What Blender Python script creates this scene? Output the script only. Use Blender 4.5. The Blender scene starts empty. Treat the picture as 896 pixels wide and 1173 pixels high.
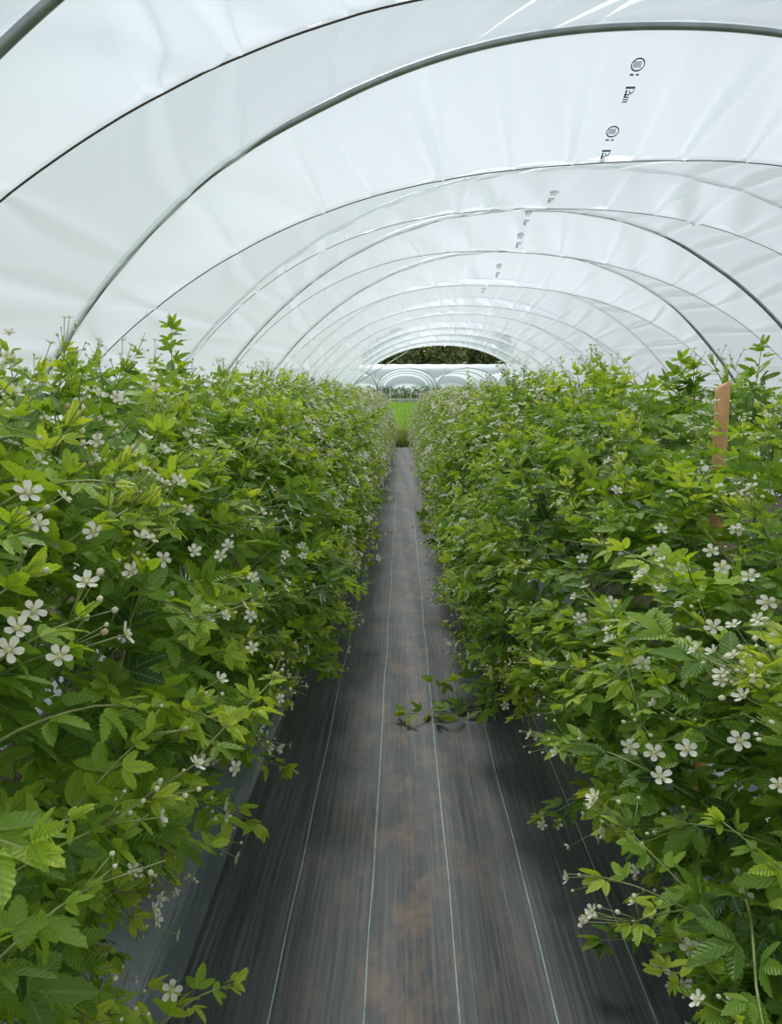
import bpy, math, random
import numpy as np
from mathutils import Vector, Matrix

SC = bpy.context.scene
COL = SC.collection
PI = math.pi
rng = np.random.default_rng(11)
random.seed(5)

# ------------------------------------------------------------------ helpers
def link(o, parent=None):
    COL.objects.link(o)
    if parent is not None:
        o.parent = parent
    return o

def tag(o, label=None, cat=None, group=None, kind=None):
    if label: o['label'] = label
    if cat: o['category'] = cat
    if group: o['group'] = group
    if kind: o['kind'] = kind
    return o

def empty(name, loc=(0, 0, 0), rz=0.0):
    o = bpy.data.objects.new(name, None)
    o.empty_display_size = .1
    link(o)
    o.location = loc
    o.rotation_euler = (0, 0, rz)
    return o

def mesh_np(name, verts, quads=None, tris=None, mats=(), attr=None, smooth=True, matidx=None):
    """verts (n,3), quads (m,4), tris (k,3) -> mesh"""
    me = bpy.data.meshes.new(name)
    verts = np.asarray(verts, np.float32)
    nq = 0 if quads is None else len(quads)
    nt = 0 if tris is None else len(tris)
    me.vertices.add(len(verts))
    me.vertices.foreach_set('co', verts.ravel())
    loops, starts, tot = [], [], 0
    if nq:
        loops.append(np.asarray(quads, np.int32).ravel())
        starts.append(np.arange(nq, dtype=np.int32) * 4)
        tot = nq * 4
    if nt:
        loops.append(np.asarray(tris, np.int32).ravel())
        starts.append(tot + np.arange(nt, dtype=np.int32) * 3)
        tot += nt * 3
    me.loops.add(tot)
    me.loops.foreach_set('vertex_index', np.concatenate(loops))
    me.polygons.add(nq + nt)
    me.polygons.foreach_set('loop_start', np.concatenate(starts))
    if matidx is not None:
        me.polygons.foreach_set('material_index', np.asarray(matidx, np.int32))
    me.polygons.foreach_set('use_smooth', np.full(nq + nt, smooth, dtype=bool))
    for k, v in (attr or {}).items():
        v = np.asarray(v, np.float32)
        if v.ndim == 1:
            a = me.attributes.new(k, 'FLOAT', 'POINT')
            a.data.foreach_set('value', v)
        else:
            a = me.attributes.new(k, 'FLOAT_VECTOR', 'POINT')
            a.data.foreach_set('vector', v.ravel())
    for m in mats:
        me.materials.append(m)
    me.update(calc_edges=True)
    me.validate()
    return me

def ob(name, me, parent=None, loc=(0, 0, 0)):
    o = bpy.data.objects.new(name, me)
    link(o, parent)
    o.location = loc
    return o

class Tubes:
    """collects tubes (polylines with a radius) into one mesh"""
    def __init__(self):
        self.v, self.q, self.n = [], [], 0
    def add(self, pts, r, sides=6, r1=None, cap=True):
        P = np.asarray(pts, float)
        n = len(P)
        T = np.gradient(P, axis=0)
        T /= np.linalg.norm(T, axis=1)[:, None] + 1e-12
        ref = np.array([0, 0, 1.]) if abs(T[:, 2]).mean() < .8 else np.array([1., 0, 0])
        A = np.cross(T, ref)
        A /= np.linalg.norm(A, axis=1)[:, None] + 1e-12
        B = np.cross(T, A)
        rad = np.linspace(r, r if r1 is None else r1, n)
        a = np.arange(sides) * 2 * PI / sides
        ring = (A[:, None, :] * np.cos(a)[None, :, None] + B[:, None, :] * np.sin(a)[None, :, None]) * rad[:, None, None] + P[:, None, :]
        self.v.append(ring.reshape(-1, 3))
        i = np.arange(n - 1)[:, None] * sides
        j = np.arange(sides)[None, :]
        k = (j + 1) % sides
        q = np.stack([i + j, i + k, i + sides + k, i + sides + j], -1).reshape(-1, 4) + self.n
        self.q.append(q)
        self.n += n * sides
        if cap and sides == 4:
            self.q.append(np.array([[0, 3, 2, 1], [n * 4 - 4, n * 4 - 3, n * 4 - 2, n * 4 - 1]]) + self.n - n * 4)
        elif cap and sides == 6:
            b = self.n - n * 6
            e = self.n - 6
            self.q.append(np.array([[b, b + 3, b + 2, b + 1], [b, b + 5, b + 4, b + 3], [e, e + 1, e + 2, e + 3], [e, e + 3, e + 4, e + 5]]))
        return self
    def mesh(self, name, mat):
        return mesh_np(name, np.concatenate(self.v), np.concatenate(self.q), mats=[mat])

def norm(a):
    return a / (np.linalg.norm(a, axis=-1, keepdims=True) + 1e-12)

def ico(sub=1):
    import bmesh
    bm = bmesh.new()
    bmesh.ops.create_icosphere(bm, subdivisions=sub, radius=1)
    bm.verts.ensure_lookup_table()
    v = np.array([x.co[:] for x in bm.verts])
    t = np.array([[x.index for x in f.verts] for f in bm.faces])
    bm.free()
    return v, t

# ------------------------------------------------------------------ materials
def mat(name):
    m = bpy.data.materials.new(name)
    m.use_nodes = True
    nt = m.node_tree
    nt.nodes.clear()
    out = nt.nodes.new('ShaderNodeOutputMaterial')
    def N(t, **kw):
        n = nt.nodes.new('ShaderNode' + t)
        for k, v in kw.items():
            if k in ('operation', 'blend_type', 'data_type', 'attribute_name', 'noise_dimensions', 'wave_type', 'bands_direction', 'interpolation_type'):
                setattr(n, k, v)
            else:
                n.inputs[k].default_value = v
        return n
    def L(a, b):
        nt.links.new(a, b)
    return m, nt, N, L, out

def ramp(nt, stops):
    r = nt.nodes.new('ShaderNodeValToRGB')
    e = r.color_ramp.elements
    while len(e) < len(stops):
        e.new(.5)
    for i, (p, c) in enumerate(stops):
        e[i].position = p
        e[i].color = (*c, 1) if len(c) == 3 else c
    return r

def simple(name, col, rough=.6, metal=0., noise=0., scale=20., bump=0., spec=.5):
    m, nt, N, L, out = mat(name)
    b = N('BsdfPrincipled', Roughness=rough, Metallic=metal)
    b.inputs['Specular IOR Level'].default_value = spec
    b.inputs['Base Color'].default_value = (*col, 1)
    if noise or bump:
        tc = N('TexCoord')
        nz = N('TexNoise', Scale=scale, Detail=5)
        L(tc.outputs['Object'], nz.inputs['Vector'])
        if noise:
            r = ramp(nt, [(.3, tuple(c * (1 - noise) for c in col)), (.7, tuple(min(1, c * (1 + noise)) for c in col))])
            L(nz.outputs['Fac'], r.inputs['Fac'])
            L(r.outputs['Color'], b.inputs['Base Color'])
        if bump:
            bp = N('Bump', Strength=bump, Distance=.01)
            L(nz.outputs['Fac'], bp.inputs['Height'])
            L(bp.outputs['Normal'], b.inputs['Normal'])
    L(b.outputs['BSDF'], out.inputs['Surface'])
    return m

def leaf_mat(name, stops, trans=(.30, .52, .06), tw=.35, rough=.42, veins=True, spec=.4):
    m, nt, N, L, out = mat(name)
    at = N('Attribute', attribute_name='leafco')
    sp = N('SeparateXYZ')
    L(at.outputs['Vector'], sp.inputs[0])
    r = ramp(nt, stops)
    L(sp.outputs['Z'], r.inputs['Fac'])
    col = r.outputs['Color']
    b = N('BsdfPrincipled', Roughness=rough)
    b.inputs['Specular IOR Level'].default_value = spec
    if veins:
        ab = N('Math', operation='ABSOLUTE')
        L(sp.outputs['Y'], ab.inputs[0])
        # side veins leave the midrib at an angle
        m1 = N('Math', operation='MULTIPLY')
        m1.inputs[1].default_value = -.9
        L(ab.outputs[0], m1.inputs[0])
        ad = N('Math', operation='ADD')
        L(sp.outputs['X'], ad.inputs[0]); L(m1.outputs[0], ad.inputs[1])
        m2 = N('Math', operation='MULTIPLY')
        m2.inputs[1].default_value = 50.
        L(ad.outputs[0], m2.inputs[0])
        sn = N('Math', operation='SINE')
        L(m2.outputs[0], sn.inputs[0])
        bp = N('Bump', Strength=.35, Distance=.004)
        L(sn.outputs[0], bp.inputs['Height'])
        L(bp.outputs['Normal'], b.inputs['Normal'])
        # paler midrib
        lt = N('Math', operation='LESS_THAN')
        lt.inputs[1].default_value = .022
        L(ab.outputs[0], lt.inputs[0])
        mx = N('MixRGB', blend_type='MIX')
        mx.inputs['Color2'].default_value = (.24, .36, .09, 1)
        mu = N('Math', operation='MULTIPLY'); mu.inputs[1].default_value = .5
        L(lt.outputs[0], mu.inputs[0])
        L(mu.outputs[0], mx.inputs['Fac'])
        L(col, mx.inputs['Color1'])
        col = mx.outputs['Color']
    L(col, b.inputs['Base Color'])
    t = N('BsdfTranslucent')
    tm = N('MixRGB', blend_type='MULTIPLY')
    tm.inputs['Fac'].default_value = 1
    tm.inputs['Color2'].default_value = (1.6, 1.5, .8, 1)
    L(col, tm.inputs['Color1'])
    L(tm.outputs['Color'], t.inputs['Color'])
    mix = N('MixShader', Fac=tw)
    L(b.outputs['BSDF'], mix.inputs[1]); L(t.outputs['BSDF'], mix.inputs[2])
    L(mix.outputs[0], out.inputs['Surface'])
    return m

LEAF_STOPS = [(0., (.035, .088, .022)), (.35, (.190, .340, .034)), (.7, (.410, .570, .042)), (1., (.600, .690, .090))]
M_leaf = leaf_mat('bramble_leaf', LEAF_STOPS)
M_leaf_far = leaf_mat('bramble_leaf_far', LEAF_STOPS, veins=False)
M_tree = leaf_mat('tree_leaf', [(0., (.045, .070, .022)), (.5, (.125, .160, .045)), (1., (.26, .28, .09))], veins=False, tw=.2, rough=.6)
M_grass = leaf_mat('field_grass', [(0., (.08, .15, .025)), (.5, (.16, .28, .045)), (1., (.26, .38, .08))], veins=False, tw=.3, rough=.6)
M_weed = leaf_mat('weed_blade', [(0., (.10, .15, .03)), (.5, (.22, .29, .06)), (1., (.40, .42, .14))], veins=False, tw=.3, rough=.6)
M_dead = simple('dead_leaf', (.16, .065, .025), .8, noise=.4, scale=60)
M_stem = simple('green_cane', (.27, .31, .09), .5, noise=.35, scale=30)
M_cane = simple('brown_cane', (.10, .075, .035), .65, noise=.4, scale=40)
M_petal = None
def petal():
    m, nt, N, L, out = mat('white_petal')
    d = N('BsdfPrincipled', Roughness=.55)
    d.inputs['Base Color'].default_value = (.95, .90, .77, 1)
    t = N('BsdfTranslucent'); t.inputs['Color'].default_value = (.92, .86, .72, 1)
    mx = N('MixShader', Fac=.3)
    L(d.outputs[0], mx.inputs[1]); L(t.outputs[0], mx.inputs[2]); L(mx.outputs[0], out.inputs['Surface'])
    return m
M_petal = petal()
M_centre = simple('flower_centre', (.62, .60, .28), .7, noise=.3, scale=300)
M_bud = simple('cream_bud', (.74, .70, .46), .6, noise=.2, scale=80)
M_spent = simple('faded_blossom', (.58, .46, .26), .8, noise=.3, scale=90)
M_sepal = simple('green_sepal', (.26, .36, .12), .6)
M_pipe = simple('galvanised_steel', (.34, .37, .36), .38, metal=.5, noise=.2, scale=8)
M_rope = simple('brown_twine', (.085, .06, .045), .9, noise=.4, scale=200)
M_rope_grey = simple('grey_twine', (.22, .22, .21), .9, noise=.3, scale=200)
M_print = simple('grey_ink', (.15, .17, .18), .7)
M_stake = simple('tan_stake', (.72, .38, .18), .75, noise=.22, scale=14, bump=.4)
M_soil = simple('brown_soil', (.07, .05, .035), .95, noise=.4, scale=9, bump=.6)
M_field = simple('field_soil', (.20, .30, .08), .9, noise=.3, scale=2)
M_wood = simple('grey_post_wood', (.20, .18, .15), .85, noise=.4, scale=5)
M_paleslat = simple('pale_slat_wood', (.46, .45, .40), .85, noise=.3, scale=5)
M_bark = simple('tree_bark', (.08, .06, .045), .9, noise=.3, scale=3, bump=.5)

def film_mat(name, col, tcol, tw, clear, bump=.0):
    m, nt, N, L, out = mat(name)
    tc = N('TexCoord')
    nz = N('TexNoise', Scale=1.3, Detail=6, Roughness=.6)
    L(tc.outputs['Object'], nz.inputs['Vector'])
    bp = N('Bump', Strength=bump, Distance=.02)
    L(nz.outputs['Fac'], bp.inputs['Height'])
    d = N('BsdfPrincipled', Roughness=.35)
    d.inputs['Base Color'].default_value = (*col, 1)
    d.inputs['Specular IOR Level'].default_value = .25
    t = N('BsdfTranslucent'); t.inputs['Color'].default_value = (*tcol, 1)
    L(bp.outputs[0], d.inputs['Normal']); L(bp.outputs[0], t.inputs['Normal'])
    mx = N('MixShader', Fac=tw)
    L(d.outputs[0], mx.inputs[1]); L(t.outputs[0], mx.inputs[2])
    c = N('BsdfTransparent'); m2 = N('MixShader', Fac=clear)
    L(mx.outputs[0], m2.inputs[1]); L(c.outputs[0], m2.inputs[2]); L(m2.outputs[0], out.inputs['Surface'])
    return m
M_film = film_mat('white_tunnel_film', (.80, .83, .84), (.88, .93, .985), .245, .21, .12)
M_farfilm = film_mat('far_tunnel_film', (.68, .71, .73), (.78, .82, .84), .42, .02)

def weedmat():
    m, nt, N, L, out = mat('woven_weed_mat')
    tc = N('TexCoord')
    sp = N('SeparateXYZ'); L(tc.outputs['Object'], sp.inputs[0])
    # long streaks of the weave
    mp = N('Mapping'); mp.inputs['Scale'].default_value = (90, 1.6, 1)
    L(tc.outputs['Object'], mp.inputs['Vector'])
    n1 = N('TexNoise', Scale=1.0, Detail=4, Roughness=.65); L(mp.outputs[0], n1.inputs['Vector'])
    r1 = ramp(nt, [(.28, (.030, .032, .034)), (.5, (.074, .076, .077)), (.74, (.160, .158, .152))])
    L(n1.outputs['Fac'], r1.inputs['Fac'])
    # fine weave
    wv = N('TexWave', wave_type='BANDS', bands_direction='Y'); wv.inputs['Scale'].default_value = 60
    L(tc.outputs['Object'], wv.inputs['Vector'])
    # brown dust trodden into the middle
    mp2 = N('Mapping'); mp2.inputs['Scale'].default_value = (5., 2.4, 1)
    L(tc.outputs['Object'], mp2.inputs['Vector'])
    n2 = N('TexNoise', Scale=1.5, Detail=8, Roughness=.68); L(mp2.outputs[0], n2.inputs['Vector'])
    r2 = ramp(nt, [(.47, (0, 0, 0)), (.66, (1, 1, 1))]); L(n2.outputs['Fac'], r2.inputs['Fac'])
    sx = N('Math', operation='SUBTRACT'); sx.inputs[1].default_value = .04
    L(sp.outputs['X'], sx.inputs[0])
    ax = N('Math', operation='ABSOLUTE'); L(sx.outputs[0], ax.inputs[0])
    mr = N('MapRange'); mr.inputs['From Min'].default_value = .04; mr.inputs['From Max'].default_value = .42
    mr.inputs['To Min'].default_value = .85; mr.inputs['To Max'].default_value = .0
    L(ax.outputs[0], mr.inputs['Value'])
    mu = N('Math', operation='MULTIPLY'); L(r2.outputs['Color'], mu.inputs[0]); L(mr.outputs[0], mu.inputs[1])
    mx = N('MixRGB'); mx.inputs['Color2'].default_value = (.25, .165, .105, 1)
    L(mu.outputs[0], mx.inputs['Fac']); L(r1.outputs['Color'], mx.inputs['Color1'])
    # marker yarns every quarter metre, wobbling a little
    n3 = N('TexNoise', Scale=.9, Detail=1); L(tc.outputs['Object'], n3.inputs['Vector'])
    wob = N('Math', operation='MULTIPLY_ADD'); wob.inputs[1].default_value = .03
    L(n3.outputs['Fac'], wob.inputs[0]); L(sp.outputs['X'], wob.inputs[2])
    ad = N('Math', operation='ADD'); ad.inputs[1].default_value = 9.955
    L(wob.outputs[0], ad.inputs[0])
    mo = N('Math', operation='MODULO'); mo.inputs[1].default_value = .25; L(ad.outputs[0], mo.inputs[0])
    sb = N('Math', operation='SUBTRACT'); sb.inputs[1].default_value = .125; L(mo.outputs[0], sb.inputs[0])
    ab = N('Math', operation='ABSOLUTE'); L(sb.outputs[0], ab.inputs[0])
    lt = N('Math', operation='LESS_THAN'); lt.inputs[1].default_value = .0019; L(ab.outputs[0], lt.inputs[0])
    n4 = N('TexNoise', Scale=14., Detail=3); L(tc.outputs['Object'], n4.inputs['Vector'])
    r4 = ramp(nt, [(.3, (.45, .45, .45)), (.55, (1, 1, 1))]); L(n4.outputs['Fac'], r4.inputs['Fac'])
    mm = N('Math', operation='MULTIPLY'); gt = N('Math', operation='GREATER_THAN'); gt.inputs[1].default_value = -.5; L(sp.outputs['X'], gt.inputs[0])
    lg = N('Math', operation='MULTIPLY'); L(lt.outputs[0], lg.inputs[0]); L(gt.outputs[0], lg.inputs[1])
    L(lg.outputs[0], mm.inputs[0]); L(r4.outputs['Color'], mm.inputs[1])
    mx2 = N('MixRGB'); mx2.inputs['Color2'].default_value = (.34, .50, .44, 1)
    L(mm.outputs[0], mx2.inputs['Fac']); L(mx.outputs['Color'], mx2.inputs['Color1'])
    b = N('BsdfPrincipled', Roughness=.52); L(mx2.outputs['Color'], b.inputs['Base Color'])
    b.inputs['Specular IOR Level'].default_value = .35
    bp = N('Bump', Strength=.35, Distance=.002); L(n1.outputs['Fac'], bp.inputs['Height'])
    bp2 = N('Bump', Strength=.25, Distance=.001); L(wv.outputs['Fac'], bp2.inputs['Height']); L(bp.outputs[0], bp2.inputs['Normal'])
    L(bp2.outputs[0], b.inputs['Normal'])
    L(b.outputs[0], out.inputs['Surface'])
    return m
M_mat = weedmat()

def mulch():
    m, nt, N, L, out = mat('black_mulch_plastic')
    tc = N('TexCoord')
    mp = N('Mapping'); mp.inputs['Scale'].default_value = (22, 1.8, 4)
    L(tc.outputs['Object'], mp.inputs['Vector'])
    n = N('TexNoise', Scale=1., Detail=5, Roughness=.6); L(mp.outputs[0], n.inputs['Vector'])
    b = N('BsdfPrincipled', Roughness=.27, IOR=1.75)
    b.inputs['Base Color'].default_value = (.145, .162, .190, 1)  # blue-grey sheen of the black plastic put into its base colour
    b.inputs['Specular IOR Level'].default_value = .8
    bp = N('Bump', Strength=.5, Distance=.012); L(n.outputs['Fac'], bp.inputs['Height'])
    L(bp.outputs[0], b.inputs['Normal']); L(b.outputs[0], out.inputs['Surface'])
    return m
M_mulch = mulch()

# ------------------------------------------------------------------ camera
F_PX, CX, CY = 880., 448., 586.5
TH, PSI = 0.15056, 0.014605
EYE = 1.6
cam = bpy.data.cameras.new('camera')
cam.sensor_fit = 'HORIZONTAL'; cam.sensor_width = 36
cam.lens = 36 * F_PX / 896
cam.clip_end = 500; cam.clip_start = .02
co = bpy.data.objects.new('camera', cam); link(co)
co.location = (0, 0, EYE)
co.rotation_euler = (PI / 2 - TH, 0, PSI)
SC.camera = co

def ray(px, py):
    x, d, u = (px - CX) / F_PX, 1.0, -(py - CY) / F_PX
    y = d * math.cos(TH) + u * math.sin(TH); z = -d * math.sin(TH) + u * math.cos(TH)
    return np.array([x * math.cos(PSI) - y * math.sin(PSI), x * math.sin(PSI) + y * math.cos(PSI), z])
def at(px, py, Y):
    r = ray(px, py); return np.array([0, 0, EYE]) + r * (Y / r[1])

# ------------------------------------------------------------------ tunnel film (the ceiling)
TW, TZ0, TN, TXC, TH_ = 4.870, -2.637, 2.148, 1.492, 3.7
AX = np.array([TXC, 1.0])
def section(ph):
    c, s = np.cos(ph), np.sin(ph)
    X = TXC + TW * np.sign(c) * np.abs(c) ** (2 / TN)
    Z = TZ0 + np.abs(s) ** (2 / TN) * (TH_ - TZ0)
    return X, Z
def shell(ph, off):
    X, Z = section(ph)
    d = np.hypot(X - AX[0], Z - AX[1])
    return AX[0] + (X - AX[0]) * (1 - off / d), AX[1] + (Z - AX[1]) * (1 - off / d)
_t = np.linspace(.2, 1.2, 2000)
PH0 = float(_t[np.argmin(np.abs(section(_t)[1] - .02))])
def poly(c, ph):
    return sum(c[j] * np.cos(j * ph) for j in range(len(c)))
HOOPS = [(-4.1, None), (-1.9, None), (.35, None), (2.62, [.002, -.005, -.001, .002, -.001]), (4.74, [.018, -.049, .025, -.03, .01]),
         (7.3, [.013, -.007, -.069, .046, .014]), (9.4, [.004, .098, .005, .02, -.027]), (11.95, [.016, .006, .024, .029, -.016]),
         (14.6, [.005, .018, .003, -.005, -.006]), (17.3, None), (20.0, None), (22.7, None), (25.4, None), (28.0, None),
         (30.6, [-.003, -.034, -.045, .029, .025])]
DEF_DIP = [.12, .0, -.13, 0, .01]
ROPES = [(-3., 0, None), (-.8, 0, None), (1.5, .3, None), (3.4, .6, [.128, .075, -.277, .023, .025]), (5.6, .3, [.071, .116, -.377, .127, .054]),
         (8.1, .1, [-.009, -.006, -.114, -.007, .13]), (10.1, -.1, [.005, .044, -.247, -.104, .055]),
         (12.6, -.1, [.038, -.129, -.287, -.114, .044]), (15.9, .2, [.086, .007, -.184, -.064, .045]),
         (18.6, .2, [.063, .006, -.108, -.017, .03]), (21.3, .1, [.12, .024, -.159, -.028, .007]), (24.0, .1, None), (26.7, .1, None), (29.3, .1, None)]
NPH = 1000
ph = np.linspace(PH0, PI - PH0, NPH)
env = np.clip(np.sin((ph - PH0) / (PI - 2 * PH0) * PI), 0, 1) ** .5
def ring(y, sl, c):
    off = poly(c, ph) if c is not None else np.zeros_like(ph)
    # never let an offset bulge at the ground
    return y + sl * np.cos(ph), off * np.clip(env * 2.2, 0, 1)
rings = []
for i in range(len(HOOPS)):
    rings.append(ring(HOOPS[i][0], 0, HOOPS[i][1]))
    if i < len(ROPES):
        rings.append(ring(ROPES[i][0], ROPES[i][1], ROPES[i][2] if ROPES[i][2] is not None else DEF_DIP))

def rope_folds(k):
    r = np.random.default_rng(100 + k)
    out, p = [], PH0 + .03
    while p < PI - PH0 - .03:
        p += r.uniform(.055, .135)
        out.append((p, r.uniform(.7, 1.25), r.uniform(-.05, .03), r.choice([1, -1], p=[.85, .15])))
    return out

def smoothstep(a, b, x):
    t = np.clip((x - a) / (b - a), 0, 1); return t * t * (3 - 2 * t)

Vs = []
rope_lines = {}
for s in range(len(rings) - 1):
    ya, oa = rings[s]; yb, ob_ = rings[s + 1]
    down = s % 2 == 0                      # hoop -> rope (descends)
    k = s // 2
    near = 3 <= k <= 5
    steps = (44 if near else 16) if k < 9 else 10
    if k < 2: steps = 4
    folds = rope_folds(k)
    r = np.random.default_rng(500 + s)
    rolls = [(r.uniform(26, 78), r.uniform(0, 6.28), r.uniform(.5, 1)) for _ in range(7)]
    ampl = np.interp(ph, np.linspace(PH0, PI - PH0, 24), r.uniform(.35, 1.5, 24))
    for j in range(steps):
        t = j / steps
        y = ya + (yb - ya) * t
        o = oa + (ob_ - oa) * t
        u = t if down else 1 - t           # 1 at the rope, 0 at the hoop
        sag = (.035 if down else .05) * math.sin(PI * t)
        o = o - sag * env * .6
        # broad soft rolls between the hoop and the rope
        roll = sum(a * np.sin(f * (ph + .05 * u) + q) for f, q, a in rolls) / 4 * ampl
        o = o + roll * env * (.062 if down else .020) * (math.sin(PI * (.1 + .75 * u)) if down else math.sin(PI * u) * .9)
        # pinched creases that run out from the rope
        for p, a, sl, sg in folds:
            c = p + sl * (1 - u) * (1 if down else -.8)
            if down:
                w = .0032 + .012 * (1 - u)
                amp = .115 * a * u ** .8 * (1 - .78 * u)
            else:
                w = .0036 + .008 * math.sin(PI * min(1, (1 - u) * .9))
                amp = .110 * a * (u ** .7) * (1 - .80 * u)
            x = (ph - c) / w
            o = o + sg * amp * (np.exp(-x * x) - .55 * np.exp(-((x - 1.9) ** 2) * .7))
        X, Z = shell(ph, o)
        Vs.append(np.stack([X, y, Z], 1))
        if j == 0 and not down:
            rope_lines[k] = (X.copy(), (ya).copy() if isinstance(ya, np.ndarray) else np.full_like(X, ya), Z.copy())
ya, oa = rings[-1]
X, Z = shell(ph, oa); Vs.append(np.stack([X, ya, Z], 1))
# rolled end skirt on the last hoop
for o_, dy in ((.02, .05), (.04, .02)):
    X, Z = shell(ph, oa + o_ * (1 + .12 * np.sin(37 * ph))); Vs.append(np.stack([X, ya + dy, Z], 1))
V = np.concatenate(Vs)
V[:, 2] = np.maximum(V[:, 2], .004)
nr = len(Vs)
i = np.arange(nr - 1)[:, None] * NPH; j = np.arange(NPH - 1)[None, :]
Q = np.stack([i + j, i + j + 1, i + NPH + j + 1, i + NPH + j], -1).reshape(-1, 4)
ceiling = ob('ceiling', mesh_np('ceiling', V, Q, mats=[M_film]))
tag(ceiling, 'white translucent plastic film of the tunnel, creased where twine pulls it down', 'tunnel film', kind='structure')

# steel hoops: the pipe is inside the film on some stretches and wrapped by it on others
ORD = ['first', 'second', 'third', 'fourth', 'fifth', 'sixth', 'seventh', 'eighth', 'ninth', 'tenth', 'eleventh', 'twelfth', 'thirteenth',
       'fourteenth', 'fifteenth', 'sixteenth', 'seventeenth', 'eighteenth', 'nineteenth', 'twentieth', 'twenty-first', 'twenty-second',
       'twenty-third', 'twenty-fourth', 'twenty-fifth', 'twenty-sixth', 'twenty-seventh', 'twenty-eighth', 'twenty-ninth', 'thirtieth']
pipe_in = {3: 9., 4: 2.03, 6: 1.22, 7: .98, 14: 9.}      # hoop index -> angle below which the pipe shows under the film
hoop_label = {3: 'grey steel hoop nearest the camera, crossing the top left corner',
              4: 'steel hoop sweeping across the whole picture, dark pipe bare from the crown rightwards',
              5: 'steel hoop behind the long bare one, wrapped in film all along',
              6: 'steel hoop whose dark pipe shows only on its right side',
              7: 'steel hoop with a short thin bare stretch low on the right',
              14: 'last steel hoop framing the open far end of the tunnel'}
n_mid = 0
for k, (y, c) in enumerate(HOOPS):
    if k < 3: continue
    p = np.linspace(PH0, PI - PH0, 160)
    off = (poly(c, p) if c is not None else 0 * p)
    off = off * np.clip(np.clip(np.sin((p - PH0) / (PI - 2 * PH0) * PI), 0, 1) ** .5 * 2.2, 0, 1)
    lim = pipe_in.get(k, -9.)
    inside = 1 - smoothstep(lim - .10, lim + .10, p)
    X, Z = shell(p, off + .024 * inside - .022 * (1 - inside))
    t = Tubes().add(np.stack([X, np.full_like(X, y + .006), Z], 1), .021 if k in pipe_in and k < 14 else .03 if k == 14 else .010, 10)
    o = ob('tunnel_hoop', t.mesh('tunnel_hoop', M_pipe))
    lab = hoop_label.get(k)
    if lab is None:
        lab = '%s steel hoop from the open far end, wrapped in white film' % ORD[14 - k]
    tag(o, lab, 'hoop', 'steel hoops of the tunnel')
rope_label = {3: 'brown twine across the film nearest the camera, upper left',
              4: 'dark twine over the film just behind the long bare hoop'}
for k in range(3, len(ROPES)):
    X, Y, Z = rope_lines[k]
    d = np.hypot(X - AX[0], Z - AX[1])
    ins = .014
    P = np.stack([AX[0] + (X - AX[0]) * (1 - ins / d), Y, AX[1] + (Z - AX[1]) * (1 - ins / d)], 1)[::3]
    P = P[P[:, 2] > .05]
    # the twine itself stays taut: smooth away the creases of the film
    kk = np.ones(5) / 5
    for _ in range(2):
        Pp = np.pad(P, ((2, 2), (0, 0)), mode='edge')
        P = np.stack([np.convolve(Pp[:, a], kk, 'valid') for a in range(3)], 1)
    o = ob('tie_twine', Tubes().add(P, .0042 if k == 3 else .0034, 6).mesh('tie_twine', M_rope if k in (3, 4) else M_rope_grey))
    tag(o, rope_label.get(k, 'thin grey twine pulling down the film, %s from the open far end' % ORD[len(ROPES) - 1 - k]), 'twine', 'twine tied over the tunnel film')

# printed maker's marks along the crown of the film
def mark_mesh():
    v, q = [], []
    def bar(x0, y0, x1, y1):
        b = len(v); v.extend([(x0, y0, 0), (x1, y0, 0), (x1, y1, 0), (x0, y1, 0)]); q.append((b, b + 1, b + 2, b + 3))
    def arc(cx, cy, rx, ry, a0, a1, w, n=18):
        for m in range(n):
            p, s = a0 + (a1 - a0) * m / n, a0 + (a1 - a0) * (m + 1) / n
            b = len(v)
            for aa, rr in ((p, 0), (s, 0), (s, w), (p, w)):
                v.append((cx + (rx - rr) * math.cos(aa), cy + (ry - rr) * math.sin(aa), 0))
            q.append((b, b + 1, b + 2, b + 3))
    arc(0, .075, .046, .030, 0, 2 * PI, .007)                      # oval emblem
    for m in range(5): bar(-.030 + m * .011, .062, -.024 + m * .011, .090)
    bar(-.034, .028, -.008, .036); bar(.008, .028, .026, .036)     # two dashes
    bar(-.028, -.035, -.017, -.085 + .02)                          # letter P, lying along the roll
    bar(-.034, -.030, .030, -.020); arc(.012, -.036, .018, .018, -PI, PI * .1, .006, 10)
    for m in range(4): bar(-.030 + .0, -.060 - m * .011, .006, -.054 - m * .011)
    return np.array(v, float), np.array(q)
mv, mq = mark_mesh()
def ceil_pt(px, py):
    # follow the sight line to the film
    d = ray(px, py); d /= np.linalg.norm(d)
    tt = np.linspace(2, 29, 4000)
    P = np.array([0, 0, EYE]) + d[None] * tt[:, None]
    # film offset near the crown by linear interpolation of rings at ph of the point
    pp = np.arctan2(P[:, 2] - TZ0, (P[:, 0] - TXC)); idx = np.clip(((pp - PH0) / (PI - 2 * PH0) * (NPH - 1)).astype(int), 0, NPH - 1)
    yy = np.array([rg[0] if np.isscalar(rg[0]) else rg[0][idx] for rg in rings]) if False else None
    ic = NPH // 2
    ys = np.array([np.mean(rg[0]) for rg in rings]); of = np.array([rg[1][ic] for rg in rings])
    off = np.interp(P[:, 1], ys, of)
    zs = TH_ - off
    h = np.argmax(P[:, 2] > zs)
    return P[h], (np.interp(P[h, 1] + .1, ys, of) - np.interp(P[h, 1] - .1, ys, of)) / .2
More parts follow.
